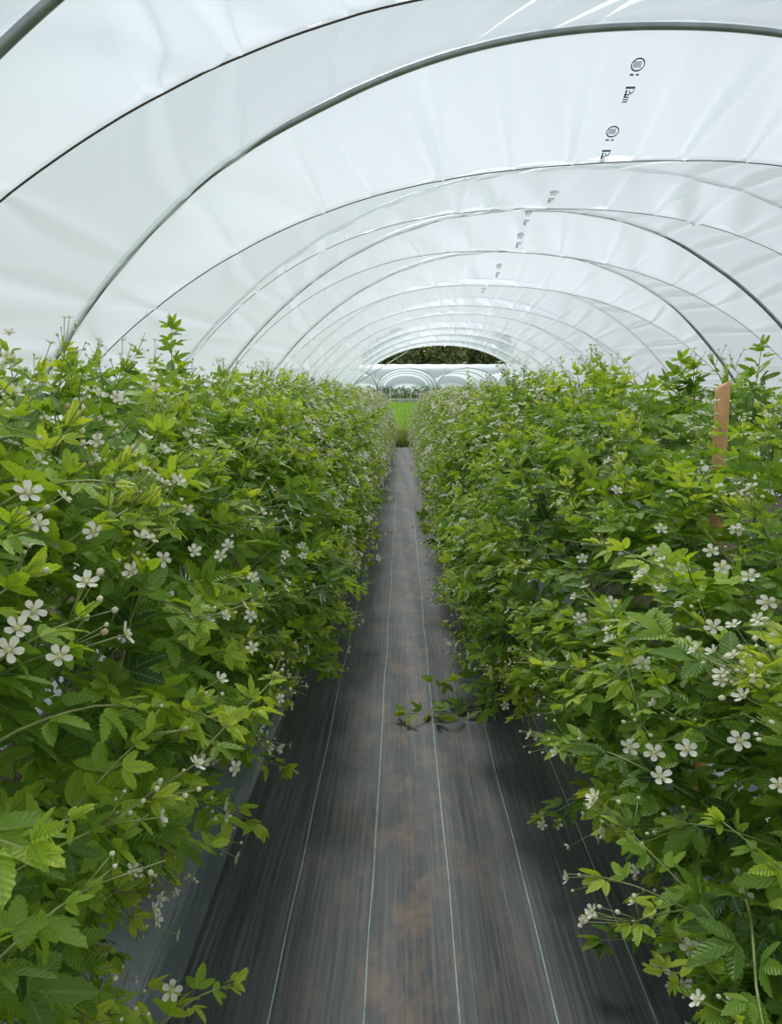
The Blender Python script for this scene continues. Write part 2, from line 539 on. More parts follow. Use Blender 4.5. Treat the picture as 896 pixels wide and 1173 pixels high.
for (px, py) in ((725, 88), (697, 162), (633, 222), (604, 247), (595, 273), (571, 308), (554, 331)):
    p, slope = ceil_pt(px, py)
    W = np.stack([mv[:, 0] * .9, -mv[:, 1] * 1.35, 0 * mv[:, 0]], 1)
    W[:, 2] = -slope * W[:, 1] - .030
    ob('printed_mark', mesh_np('printed_mark', W + [p[0], p[1], p[2]], mq, mats=[M_print]), ceiling)

# ------------------------------------------------------------------ ground
def zfield(Y):
    return .69 * np.clip((Y - 33) / 47., 0, 4)
xs = np.linspace(-60, 80, 60); ys = np.concatenate([np.linspace(-12, 30, 22), np.linspace(32, 200, 50)])
gx, gy = np.meshgrid(xs, ys)
G = np.stack([gx.ravel(), gy.ravel(), zfield(gy.ravel()) - .012 * (gy.ravel() < 31)], 1)
i = np.arange(len(ys) - 1)[:, None] * len(xs); j = np.arange(len(xs) - 1)[None, :]
gq = np.stack([i + j, i + j + 1, i + len(xs) + j + 1, i + len(xs) + j], -1).reshape(-1, 4)
cen = G[gq].mean(1)
near_m = ((cen[:, 1] < 31) & (np.abs(cen[:, 0] - TXC) < 4.6)).astype(int)
floor = ob('floor', mesh_np('floor', G, gq, mats=[M_field, M_soil], matidx=near_m))
tag(floor, 'bare soil inside the tunnel running out into the green field', 'ground', kind='structure')

def strip(name, xf, zf, y0, y1, nx, ny, m):
    u = np.linspace(0, 1, nx); y = np.linspace(y0, y1, ny)
    U, Yg = np.meshgrid(u, y)
    Xg = xf(U, Yg); Zg = zf(U, Yg, Xg)
    v = np.stack([Xg.ravel(), Yg.ravel(), Zg.ravel()], 1)
    i = np.arange(ny - 1)[:, None] * nx; j = np.arange(nx - 1)[None, :]
    q = np.stack([i + j, i + j + 1, i + nx + j + 1, i + nx + j], -1).reshape(-1, 4)
    return ob(name, mesh_np(name, v, q, mats=[m]))
wm = strip('weed_mat', lambda u, y: -.60 + .012 * np.sin(1.7 * y) + u * (1.51 + .012 * np.sin(2.3 * y + 1)),
           lambda u, y, x: .006 + .004 * np.sin(9 * x + 1.3 * np.sin(.9 * y)) * np.sin(1.1 * y) + .014 * np.exp(-((x + .585) / .014) ** 2) + .006 * np.exp(-((x - .91) / .03) ** 2) + .003 * np.sin(27 * x + y),
           -2., 24., 130, 300, M_mat)
tag(wm, 'dark woven weed mat path with pale marker threads between the two bush rows', 'ground cover')
def bed(side, lab):
    e = -.585 if side < 0 else .895
    def xf(u, y): return e + side * u * 1.35 + 0 * y
    def zf(u, y, x):
        d = np.abs(x - e)
        return .004 + .17 * smoothstep(.04, .42, d) - .15 * smoothstep(.95, 1.3, d) + (.006 * np.sin(16 * x + 2 * np.sin(.8 * y)) + .005 * np.sin(6 * y + 9 * x)) * smoothstep(.03, .15, d)
    o = strip('mulch_film', xf, zf, -2., 23.9, 60, 260, M_mulch)
    tag(o, lab, 'plastic mulch', 'mulch films under the bush rows')
bed(-1, 'shiny black plastic mulch film under the bush row left of the path')
bed(1, 'shiny black plastic mulch film under the bush row right of the path')

for side, w_ in ((-1, 'left'), (1, 'right')):  # dark strip added over the mulch so gaps under the bushes stay dark
    e_ = -.585 if side < 0 else .895
    def zf_(u, y, x):
        d = np.abs(x - e_)
        return .012 + .17 * smoothstep(.04, .42, d) - .15 * smoothstep(.95, 1.3, d) + .03 * np.sin(PI * u) + .012 * np.sin(23 * x + 5 * np.sin(3 * y)) * np.sin(11 * y) * np.sin(PI * u)
    so_ = strip('shade_strip', lambda u, y: e_ + side * (.48 + .03 * np.sin(4 * y) + u * .62), zf_, -2., 23.8, 30, 300, M_soil)
    tag(so_, 'added dark brown strip standing for shade under the bushes %s of the path' % w_, 'shade strip', kind='structure')

# ------------------------------------------------------------------ leaves
def leaf_template(ts, fold, curl, serr, wave=0., ratio=.29):
    """leaf blade along +x, unit length; rows of left, mid, right"""
    v, co_, q, t3 = [], [], [], []
    def w(t): return ratio * 1.95 * (t ** .62) * ((1 - t) ** .85)
    v.append((0, 0, 0)); co_.append((0, 0))
    n = len(ts)
    for a, t in enumerate(ts):
        ww = w(t) * (1 + (serr if a % 2 else -serr))
        sh = .035 * (1 if a % 2 else 0) if serr else 0
        z = -curl * t * t
        zz = z + fold * ww + wave * math.sin(9 * t)
        v += [(t + sh, ww, zz), (t, 0, z), (t + sh, -ww, z + fold * ww - wave * math.sin(9 * t + 1))]
        co_ += [(t, ww), (t, 0), (t, -ww)]
    v.append((1.0, 0, -curl)); co_.append((1, 0))
    t3 += [(0, 2, 1), (0, 3, 2)]
    for a in range(n - 1):
        b = 1 + 3 * a
        q += [(b, b + 1, b + 4, b + 3), (b + 1, b + 2, b + 5, b + 4)]
    b = 1 + 3 * (n - 1); e = len(v) - 1
    t3 += [(b, b + 1, e), (b + 1, b + 2, e)]
    return (np.array(v, float), np.array(co_, float), np.array(q).reshape(-1, 4) if q else np.zeros((0, 4), int), np.array(t3))
NEAR_T = [leaf_template(np.linspace(.07, .93, 11), f, c, .075, wv) for f, c, wv in ((.25, .10, .010), (.5, .2, .015), (.1, .28, .02), (.38, .02, .012))]
MID_T = [leaf_template(np.array([.15, .4, .65, .85]), f, c, .0) for f, c in ((.25, .12), (.5, .2), (.15, .3))]
FAR_T = [leaf_template(np.array([.45]), f, 0.1, .0, ratio=.33) for f in (.2, .5)]

class Leaves:
    def __init__(self, temps):
        self.T = temps; self.d = [[] for _ in temps]
    def blade(self, pos, d, n, size, tint):
        self.d[random.randrange(len(self.T))].append((pos, d, n, size, tint))
    def compound(self, pos, d, n, size, tint, count=3, pet=.35):
        d = d / (np.linalg.norm(d) + 1e-9)
        n = n - d * (n @ d); n = n / (np.linalg.norm(n) + 1e-9)
        s = np.cross(n, d)
        base = pos + d * size * pet
        self.blade(base, d - .12 * n, n, size, tint)
        angs = (1.0, -1.0) if count == 3 else (1.0, -1.0, 1.95, -1.95)
        for a in angs:
            sc = .82 if abs(a) < 1.5 else .62
            dd = d * math.cos(a) + s * math.sin(a)
            tilt = random.uniform(-.15, .3)
            self.blade(base + (0 if abs(a) < 1.5 else -.05) * d * size, dd - tilt * n, n + .2 * dd, size * sc * random.uniform(.9, 1.08), min(1, max(0, tint + random.uniform(-.06, .06))))
    def build(self, name, m):
        VV, CC, QQ, TT, nv = [], [], [], [], 0
        for (tv, tco, tq, tt), lst in zip(self.T, self.d):
            if not lst: continue
            p = np.array([a[0] for a in lst]); d = norm(np.array([a[1] for a in lst])); n = np.array([a[2] for a in lst])
            sz = np.array([a[3] for a in lst]); ti = np.array([a[4] for a in lst])
            n = norm(n - d * (n * d).sum(1)[:, None]); s = np.cross(n, d)
            R = np.stack([d, s, n], 1)                                # rows
            v = (tv[None] * sz[:, None, None]) @ R + p[:, None, :]
            N_, K = len(lst), len(tv)
            VV.append(v.reshape(-1, 3))
            c = np.concatenate([np.broadcast_to(tco[None], (N_, K, 2)), np.broadcast_to(ti[:, None, None], (N_, K, 1))], 2)
            CC.append(c.reshape(-1, 3))
            offs = (np.arange(N_) * K + nv)[:, None, None]
            if len(tq): QQ.append((tq[None] + offs).reshape(-1, 4))
            TT.append((tt[None] + offs).reshape(-1, 3))
            nv += N_ * K
        return mesh_np(name, np.concatenate(VV), np.concatenate(QQ) if QQ else None, np.concatenate(TT), mats=[m], attr={'leafco': np.concatenate(CC)})

# ------------------------------------------------------------------ flowers
def flower_mesh(detail, openness=1.0, seed=0):
    r = random.Random(seed)
    v, q, t = [], [], []
    for k in range(5):
        a = k * 2 * PI / 5 + r.uniform(-.08, .08)
        ln = r.uniform(.9, 1.05); tilt = r.uniform(.15, .45) * (2 - openness)
        rows = ((.14, .07), (.42, .23), (.72, .31), (.95, .19)) if detail else ((.12, .1), (.6, .42), (1., .16))
        b = len(v)
        for (x, w) in rows:
            for s in ((-1, 0, 1) if detail else (-1, 1)):
                z = tilt * x * x + (.10 * abs(s) if detail else 0) + r.uniform(-.02, .02)
                xx = x * ln * (1.04 if s == 0 and x > .9 else 1); yy = s * w
                v.append((xx * math.cos(a) - yy * math.sin(a), xx * math.sin(a) + yy * math.cos(a), z))
        m = 3 if detail else 2
        for i_ in range(len(rows) - 1):
            for j_ in range(m - 1):
                p = b + i_ * m + j_
                q.append((p, p + 1, p + m + 1, p + m))
    return np.array(v), np.array(q)
def centre_mesh(seed=0):
    iv, it = ico(2)
    v = iv * np.array([.20, .20, .16]) + [0, 0, .10]
    r = random.Random(seed)
    T = Tubes()
    for k in range(22):
        a = r.uniform(0, 2 * PI); rr = r.uniform(.25, .42)
        T.add([(0.1 * math.cos(a), .1 * math.sin(a), .08), (rr * math.cos(a), rr * math.sin(a), r.uniform(.2, .38))], .018, 4, .03)
    tv = np.concatenate(T.v); tq = np.concatenate(T.q) + len(v)
    return mesh_np('flower_centre', np.concatenate([v, tv]), tq, it, mats=[M_centre])
FLOWER = []
for s_, op in ((1, 1.), (2, .9), (3, .5), (4, 1.1)):
    fv, fq = flower_mesh(True, op, s_)
    FLOWER.append(mesh_np('flower', fv, fq, mats=[M_petal]))
CENTRE = [centre_mesh(1), centre_mesh(2)]
FLOWER_FAR = []
for s_ in (5, 6):
    fv, fq = flower_mesh(False, .9, s_)
    iv, it = ico(1)
    cv = iv * np.array([.28, .28, .16]) + [0, 0, .12]
    FLOWER_FAR.append(mesh_np('flower', np.concatenate([fv, cv]), fq, it + len(fv), mats=[M_petal, M_centre], matidx=[0] * len(fq) + [1] * len(it)))

def place_flower(parent, loc, nrm, size, near, base):
    me = random.choice(FLOWER) if near else random.choice(FLOWER_FAR)
    o = ob('flower', me, parent)
    z = Vector(nrm).normalized()
    q_ = z.to_track_quat('Z', 'Y') @ Matrix.Rotation(random.uniform(0, 6.28), 3, 'Z').to_quaternion()
    o.rotation_mode = 'QUATERNION'; o.rotation_quaternion = q_
    o.location = Vector(np.asarray(loc) - np.asarray(base))
    o.scale = (size,) * 3
    if near:
        ob('flower_centre', random.choice(CENTRE), o)
    return o

BUD_V, BUD_T = ico(1)
class Buds:
    def __init__(self): self.v, self.t, self.n, self.mi = [], [], 0, []
    def add(self, p, d, r):
        d = d / np.linalg.norm(d)
        a = np.cross(d, [.3, .5, .8]); a /= np.linalg.norm(a); b = np.cross(d, a)
        R = np.stack([a, b, d], 0)
        v = (BUD_V * np.array([r, r, r * 1.25])) @ R + p
        self.v.append(v); self.t.append(BUD_T + self.n); self.n += len(v)
        # the half towards the stalk is the green calyx
        cz = BUD_V[BUD_T].mean(1)[:, 2]
        self.mi.append(np.where(cz < -.25, 1, 2 if random.random() < .16 else 0))
    def mesh(self):
        return mesh_np('bud', np.concatenate(self.v), None, np.concatenate(self.t), mats=[M_bud, M_sepal, M_spent], matidx=np.concatenate(self.mi))

# ------------------------------------------------------------------ blackberry bushes
def interp(tab, z): return np.interp(z, [a for a, b in tab], [b for a, b in tab])
# horizontal reach of the row towards the path, by height, measured from the row's middle line
NEARP = {-1: [(0, .20), (.15, .30), (.3, .52), (.5, .68), (.85, .76), (1.2, .70), (1.45, .56), (1.62, .36), (1.74, 0)],
         1: [(0, .20), (.15, .42), (.3, .80), (.5, .98), (.85, 1.04), (1.2, .94), (1.45, .76), (1.62, .48), (1.74, 0)]}
FARP = {-1: [(0, .35), (.15, .62), (.3, .78), (.5, .84), (.85, .84), (1.2, .74), (1.45, .58), (1.62, .36), (1.74, 0)],
        1: [(0, .50), (.15, .92), (.3, 1.06), (.5, 1.12), (.85, 1.12), (1.2, 1.0), (1.45, .80), (1.62, .5), (1.74, 0)]}
CORNERP = {-1: [(0, .15), (.15, .20), (.3, .40), (.5, .60), (.85, .75), (1.2, .70), (1.45, .56), (1.62, .36), (1.74, 0)], 1: [(0, .20), (.15, .36), (.3, .55), (.5, .76), (.85, .98), (1.2, .92), (1.45, .76), (1.62, .48), (1.74, 0)]}
PROFILE = dict(NEARP)
ROWX = {-1: -1.14, 1: 1.42}

def envelope_point(side, r, near_bias=.72):
    """a point on the bush's outer skin (local coords) and its outward normal"""
    while True:
        a = r.random()
        inner = r.random() < near_bias
        tab = PROFILE[side]
        z = r.uniform(.13, 1.74) if r.random() < .72 else r.uniform(1.35, 1.74)
        x = interp(tab, z)
        e = .03
        dx = (interp(tab, min(1.74, z + e)) - interp(tab, max(0, z - e))) / (2 * e)
        nx, nz = 1., -dx
        if z > 1.68: x *= r.random()
        k = -side if inner else side * .85
        n = np.array([k * nx, 0, nz]); n /= np.linalg.norm(n)
        return np.array([k * x, r.uniform(-.50, .50), z]), n

def curve(p0, d0, ln, droop, n=7, wig=.03, r=random):
    pts = [np.array(p0, float)]; d = np.array(d0, float); d /= np.linalg.norm(d)
    for _ in range(n - 1):
        pts.append(pts[-1] + d * ln / (n - 1))
        d = d + np.array([r.uniform(-wig, wig) * 3, r.uniform(-wig, wig) * 3, -droop / (n - 1)])
        d /= np.linalg.norm(d)
    return np.array(pts)

UP = np.array([0, 0, 1.])
def dress_shoot(P, L, size, out, r, t0=.15, step=.05, young=.25, tint0=.45):
    """alternate compound leaves along the polyline P, smaller and paler towards the tip"""
    seg = np.linalg.norm(np.diff(P, axis=0), axis=1); S = np.concatenate([[0], np.cumsum(seg)]); ln = S[-1]
    s, k = t0 * ln, r.uniform(0, 6.28)
    while s < ln:
        p = np.array([np.interp(s, S, P[:, a]) for a in range(3)])
        p2 = np.array([np.interp(min(ln, s + .02), S, P[:, a]) for a in range(3)])
        T = p2 - p
        T = T / np.linalg.norm(T) if np.linalg.norm(T) > 1e-6 else norm(P[-1] - P[-2])
        a = np.cross(T, UP); a = a / (np.linalg.norm(a) + 1e-6); b = np.cross(a, T)
        k += 2.4
        side = a * math.cos(k) + b * math.sin(k) * .6
        d = T * .45 + side * .8 + out * .25 + UP * r.uniform(-.15, .25)
        n = UP * .75 + out * .45 + np.array([r.gauss(0, .33), r.gauss(0, .33), r.gauss(0, .2)])
        f = s / ln
        sz = size * (1.0 - .55 * max(0, f - .45) / .55) * r.uniform(.82, 1.15)
        L.compound(p, d, n, sz, min(1, max(0, tint0 + young * (f - .3) * 1.3 + r.gauss(0, .12))), 5 if r.random() < .3 and f < .5 else 3)
        s += step * r.uniform(.75, 1.3) * (1 - .35 * f)
    T = norm(P[-1] - P[-2])
    for q in range(3):
        a = np.array([r.gauss(0, 1) for _ in range(3)])
        L.blade(P[-1], T + a * .35, np.cross(T, a) + UP * .4, size * r.uniform(.38, .6), min(1, tint0 + young + r.uniform(0, .2)))

def bush_parts(side, seed, lod):
    """returns meshes (foliage, stem, bud) and flower sites in local coordinates"""
    r = random.Random(seed); random.seed(seed + 7)
    L = Leaves((NEAR_T, MID_T, FAR_T)[lod])
    T = Tubes(); B = Buds(); flowers = []
    ns = (112, 96, 84)[lod]
    size0 = (.078, .078, .078)[lod]
    # main canes out of the crown of the plant
    for k in range(9):
        a = r.uniform(0, 6.28)
        p0 = np.array([.05 * math.cos(a), .1 * math.sin(a) , .10])
        top = np.array([r.uniform(-.45, .45), r.uniform(-.4, .4), r.uniform(1.1, 1.6)])
        P = curve(p0, top - p0 + UP * .4, 1.55 * r.uniform(.8, 1.05), .35, 9, .05, r)
        T.add(P, .007, 5 if lod == 0 else 4, .004)
    for k in range(ns):
        E, n = envelope_point(side, r, .66 if lod == 0 else .74)
        ln = r.uniform(.22, .46)
        E = E + n * r.gauss(0, .045)
        d0 = n * r.uniform(.4, 1.0) + UP * r.uniform(.1, .8) * (1 if E[2] > .4 else .3) + np.array([0, r.gauss(0, .55), 0])
        d0 /= np.linalg.norm(d0)
        drp = r.uniform(.2, 1.0)
        P = curve(np.zeros(3), d0, ln, drp, 7, .04, r)
        P = P + (E - P[-1])
        if P[:, 2].min() < .19: P[:, 2] += .19 - P[:, 2].min()
        T.add(P, .0032, 4, .0016)
        dress_shoot(P, L, size0 * r.uniform(.8, 1.25), n, r, .12, .048 if lod < 2 else .058, .28, r.uniform(.12, .66))
        # flower truss at the tip
        if r.random() < (.75 if E[2] > .5 else .4):
            tip = P[-1]; Td = norm(P[-1] - P[-2])
            for q in range(r.choice([1, 1, 2, 2, 3])):
                dd = Td * .4 + n * .5 + UP * .4 + np.array([r.gauss(0, .5) for _ in range(3)])
                dd /= np.linalg.norm(dd)
                e = tip + dd * r.uniform(.03, .075) + n * (.03, .035, .045)[lod]
                T.add([tip - Td * .01, tip + dd * .02, e], .0011, 4)
                flowers.append((e, norm(dd + n * .8 + UP * .3), r.uniform(.0120, .0185)))
            for q in range(r.randint(2, 5)):
                dd = Td * .5 + n * .4 + UP * .3 + np.array([r.gauss(0, .6) for _ in range(3)])
                dd /= np.linalg.norm(dd)
                e = tip + dd * r.uniform(.02, .085) + (n * .02 if lod else 0)
                if lod < 2: T.add([tip - Td * .02, e], .0009, 4)
                B.add(e, dd, r.uniform(.003, .0058) * (1, 1.3, 1.6)[lod])
    # older leaves on the canes inside
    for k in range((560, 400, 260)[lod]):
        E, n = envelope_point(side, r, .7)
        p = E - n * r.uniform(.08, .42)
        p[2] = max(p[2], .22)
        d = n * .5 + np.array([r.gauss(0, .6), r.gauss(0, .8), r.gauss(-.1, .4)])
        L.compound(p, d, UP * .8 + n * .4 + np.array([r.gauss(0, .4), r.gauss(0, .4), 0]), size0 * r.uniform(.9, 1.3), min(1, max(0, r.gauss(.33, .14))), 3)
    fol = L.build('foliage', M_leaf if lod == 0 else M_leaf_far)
    return fol, T.mesh('stem', M_stem), B.mesh(), flowers

NB = 26
bushes = {-1: [], 1: []}
special = {(-1, 0): 'blackberry bush filling the bottom left corner, large bright leaves over black plastic',
           (-1, 1): 'blackberry bush with white flowers on its ragged top at the left edge',
           (-1, 2): 'blackberry bush left of the path reaching two leafy shoots over the shiny plastic',
           (-1, 3): 'blackberry bush with one tall leafy shoot standing above the left row',
           (1, 0): 'blackberry bush in the bottom right corner with big pale leaves and white blossom',
           (1, 1): 'blackberry bush right of the path with large open white flowers at mid height',
           (1, 2): 'blackberry bush around the near tan stake, dark low shoots on the mat',
           (1, 3): 'blackberry bush on the right sending a leafy runner across the path'}
variants = {}
for side in (-1, 1):
    for k in range(NB):
        y = 1.0 + .9 * k + (0.03 * math.sin(5 * k + side))
        lod = 0 if k < 4 else (1 if k < 9 else 2)
        key = (side, k) if lod == 0 else (side, lod, k % 3)
        first = key not in variants
        if first:
            PROFILE = CORNERP if k < 2 else NEARP if k < 3 else FARP
            variants[key] = bush_parts(side, 1000 + 37 * len(variants), lod)
        fol, stem, bud, fl = variants[key]
        root = empty('blackberry_bush', (ROWX[side], y, 0))
        base = np.array([ROWX[side], y, 0])
        if side > 0 and k < 3: root.scale = (1, 1, (.80, .82, .90)[k])
        jr = random.Random(k * 17 + side)
        if lod:
            root.scale = (jr.uniform(.95, 1.06), jr.choice([-1, 1]) * jr.uniform(.98, 1.08), jr.uniform(.94, 1.05))
        where = 'left' if side < 0 else 'right'
        lab = special.get((side, k)) or 'blackberry bush in white flower, %s from the camera in the row %s of the path' % (ORD[k], where)
        tag(root, lab, 'bush', 'blackberry bushes in the %s row' % where)
        ob('foliage', fol, root); ob('stem', stem, root)
        tag(ob('bud', bud, root), kind='stuff')
        random.seed(k * 31 + side)
        sel = list(fl); random.Random(k * 5 + side).shuffle(sel)
        sel = sel[:(84 if lod == 0 else 64 if lod == 1 else 60)]
        for e, n, s in sel:
            o = place_flower(root, e, n, s * (1 if lod < 1 else 1.55 if lod < 2 else 1.85), lod == 0, (0, 0, 0))
        bushes[side].append((root, base))

# ---- individual shoots the photograph shows
def feature_shoot(bush, pts, size, tint, step=.05, flowers=0, seed=1, out=(0, 0, 0), rad=.003, t0=.1, young=.2, big=False):
    root, base = bush
    r = random.Random(seed); random.seed(seed)
    P0 = (np.array(pts, float) - base) / np.array(root.scale)
    # resample with a smooth curve
    tt = np.linspace(0, 1, len(P0)); T_ = np.linspace(0, 1, 14)
    c = np.polyfit(tt, P0, min(3, len(P0) - 1))
    P = np.stack([np.polyval(c[:, a], T_) for a in range(3)], 1)
    st = ob('shoot', Tubes().add(P, rad, 6, rad * .5).mesh('shoot', M_stem), root)
    L = Leaves(NEAR_T)
    dress_shoot(P, L, size, np.array(out, float), r, t0, step, young, tint)
    ob('foliage', L.build('foliage', M_leaf), st)
    tip = P[-1]
    for q in range(flowers):
        a = np.array([r.gauss(0, .032), r.gauss(-.01, .03), r.gauss(.0, .045)])
        place_flower(st, tip + a, norm(a + np.array(out) * .05 + np.array([0, -.06, .05])), r.uniform(.017, .022), True, (0, 0, 0))
    return st
Lb, Rb = bushes[-1], bushes[1]
# runner lying on the mat, right row
feature_shoot(Rb[2], [(.72, 3.78, .10), (.52, 3.75, .05), (.3, 3.66, .035), (.02, 3.60, .05)], .12, .36, .055, 0, 3)
feature_shoot(Rb[2], [(.72, 3.85, .12), (.5, 3.92, .08), (.34, 3.90, .10), (.16, 3.8, .14)], .12, .30, .06, 0, 4)
# tall shoots above the rows
feature_shoot(Lb[3], [(-1.10, 3.66, 1.45), (-1.09, 3.66, 1.62), (-1.08, 3.65, 1.78), (-1.07, 3.64, 1.92)], .115, .35, .03, 0, 5, young=.1)
feature_shoot(Lb[2], [(-1.35, 2.75, 1.45), (-1.36, 2.72, 1.6), (-1.37, 2.7, 1.75)], .09, .4, .03, 8, 6)
feature_shoot(Lb[2], [(-1.22, 2.8, 1.4), (-1.24, 2.75, 1.55), (-1.25, 2.7, 1.66)], .09, .4, .035, 7, 7)
feature_shoot(Lb[2], [(-1.08, 2.9, 1.4), (-1.09, 2.85, 1.52), (-1.1, 2.8, 1.6)], .085, .4, .035, 6, 31)
feature_shoot(Rb[3], [(1.60, 3.6, 1.45), (1.62, 3.6, 1.6), (1.63, 3.6, 1.72), (1.64, 3.6, 1.83)], .11, .32, .03, 0, 8, young=.1)
feature_shoot(Rb[3], [(1.42, 3.95, 1.45), (1.40, 3.95, 1.58), (1.40, 3.95, 1.68), (1.40, 3.95, 1.78)], .115, .32, .028, 0, 9, young=.1)
feature_shoot(Rb[4], [(1.28, 4.6, 1.5), (1.26, 4.6, 1.62), (1.25, 4.6, 1.74)], .1, .35, .03, 0, 10)
feature_shoot(Rb[8], [(.75, 8.3, 1.5), (.72, 8.3, 1.65), (.70, 8.3, 1.84)], .06, .4, .03, 2, 12)
# low shoots over the shiny plastic on the left
feature_shoot(Lb[2], [(-.95, 2.75, .30), (-.75, 2.70, .34), (-.58, 2.66, .30), (-.42, 2.62, .26)], .115, .45, .045, 0, 13)
feature_shoot(Lb[1], [(-.95, 2.35, .36), (-.78, 2.32, .34), (-.62, 2.30, .30), (-.46, 2.28, .24)], .12, .48, .045, 0, 14)
feature_shoot(Lb[3], [(-.9, 3.5, .45), (-.7, 3.45, .5), (-.5, 3.42, .46), (-.36, 3.4, .38)], .075, .5, .05, 2, 15)
feature_shoot(Lb[4], [(-.9, 4.5, .5), (-.65, 4.45, .5), (-.45, 4.42, .42), (-.30, 4.4, .34)], .075, .5, .05, 0, 16)
# bright shoots close to the camera, bottom left
feature_shoot(Lb[0], [(-.98, 1.35, .42), (-.80, 1.42, .62), (-.62, 1.5, .72), (-.47, 1.58, .74)], .088, .62, .034, 1, 17, big=True)
feature_shoot(Lb[0], [(-.95, 1.25, .30), (-.80, 1.28, .50), (-.68, 1.32, .62), (-.58, 1.36, .68)], .09, .6, .04, 0, 18)
feature_shoot(Lb[0], [(-1.0, 1.55, .4), (-.85, 1.6, .7), (-.75, 1.66, .86), (-.66, 1.72, .92)], .085, .58, .04, 0, 19)
feature_shoot(Lb[0], [(-.8, 1.15, .30), (-.66, 1.22, .42), (-.56, 1.28, .46), (-.47, 1.33, .46)], .075, .62, .035, 1, 20)
feature_shoot(Lb[0], [(-.66, 1.25, .22), (-.5, 1.35, .34), (-.42, 1.4, .38), (-.35, 1.44, .38)], .07, .6, .035, 0, 21)
# right, low dark shoots and the corner
feature_shoot(Rb[1], [(.95, 2.5, .45), (.78, 2.45, .36), (.62, 2.42, .27), (.47, 2.40, .20)], .105, .27, .045, 2, 22, young=.15)
feature_shoot(Rb[1], [(.95, 1.95, .22), (.80, 1.93, .16), (.66, 1.92, .13), (.55, 1.92, .12)], .115, .25, .07, 0, 23, young=.1)
feature_shoot(Rb[2], [(.9, 3.05, .62), (.7, 3.0, .56), (.54, 2.98, .48), (.42, 2.96, .40)], .09, .5, .045, 2, 24)
feature_shoot(Rb[0], [(.80, 1.15, .42), (.66, 1.18, .56), (.56, 1.2, .60), (.46, 1.22, .60)], .08, .62, .035, 3, 25)
feature_shoot(Rb[0], [(.9, 1.15, .50), (.76, 1.2, .66), (.68, 1.24, .70), (.60, 1.28, .70)], .08, .62, .035, 2, 26)
feature_shoot(Rb[0], [(1.1, 1.4, .5), (.95, 1.42, .72), (.85, 1.45, .82), (.76, 1.48, .86)], .085, .6, .04, 2, 27)
feature_shoot(Rb[0], [(1.05, 1.3, .72), (.9, 1.36, .95), (.8, 1.4, 1.02), (.70, 1.44, 1.04)], .08, .55, .04, 1, 28)
feature_shoot(Rb[4], [(.9, 4.5, .4), (.65, 4.45, .36), (.45, 4.42, .3), (.27, 4.4, .26)], .075, .45, .05, 1, 29)

# ---- open flowers that stand out in the photograph, set just outside the bush's skin
def hero(side, px, py, size):
    d = ray(px, py); d /= np.linalg.norm(d)
    for t in np.arange(.7, 9, .01):
        p = np.array([0, 0, EYE]) + d * t
        if p[2] < .1: break
        x = (p[0] - ROWX[side]) * -side
        if p[2] < 1.74 and x < interp((NEARP if p[1] < 3.2 else FARP)[side], p[2] / (.82 if side > 0 and p[1] < 2.4 else 1)) + .05 and p[1] > .6:
            k = int(np.clip(round((p[1] - 1.0) / .9), 0, NB - 1))
            root, base = bushes[side][k]
            q = p - base
            q = q / np.array(root.scale)
            random.seed(int(px * 7 + py))
            place_flower(root, q, -d * .8 + np.array([random.gauss(0, .3), 0, .35 + random.gauss(0, .2)]), size, True, (0, 0, 0))
            return
for (px, py) in ((757, 606), (750, 631), (780, 651), (815, 631), (845, 607), (827, 650), (720, 856), (750, 862), (788, 858), (848, 848), (757, 890),
                 (893, 899), (818, 718), (664, 708), (706, 562), (790, 738), (668, 640), (700, 690), (735, 760), (880, 690), (860, 660)):
    hero(1, px, py, .0195 if (px, py) != (893, 899) else .013)
for (px, py) in ((287, 706), (320, 800), (271, 880), (68, 752), (152, 655), (112, 505), (151, 517), (204, 550), (188, 640), (222, 632), (253, 637), (326, 635), (346, 625), (347, 637), (290, 662), (289, 742),
                 (20, 720), (38, 700), (133, 455), (90, 480), (108, 610), (10, 745), (262, 625), (215, 585), (140, 460), (172, 440)):
    hero(-1, px, py, .0165)

# a clump of withered brown leaves low in the nearest left bushes
for (b, c, n) in ((Lb[0], at(20, 835, 1.75), 16), (Lb[1], at(215, 552, 3.0), 5)):
    random.seed(9)
    L = Leaves(NEAR_T)
    for q in range(n):
        L.blade(c - b[1] + rng.normal(0, .035, 3), rng.normal(0, 1, 3) - UP * .6, rng.normal(0, 1, 3), .06, .5)
    ob('withered_leaf', L.build('withered_leaf', M_dead), b[0])['label'] = 'brown withered leaves'

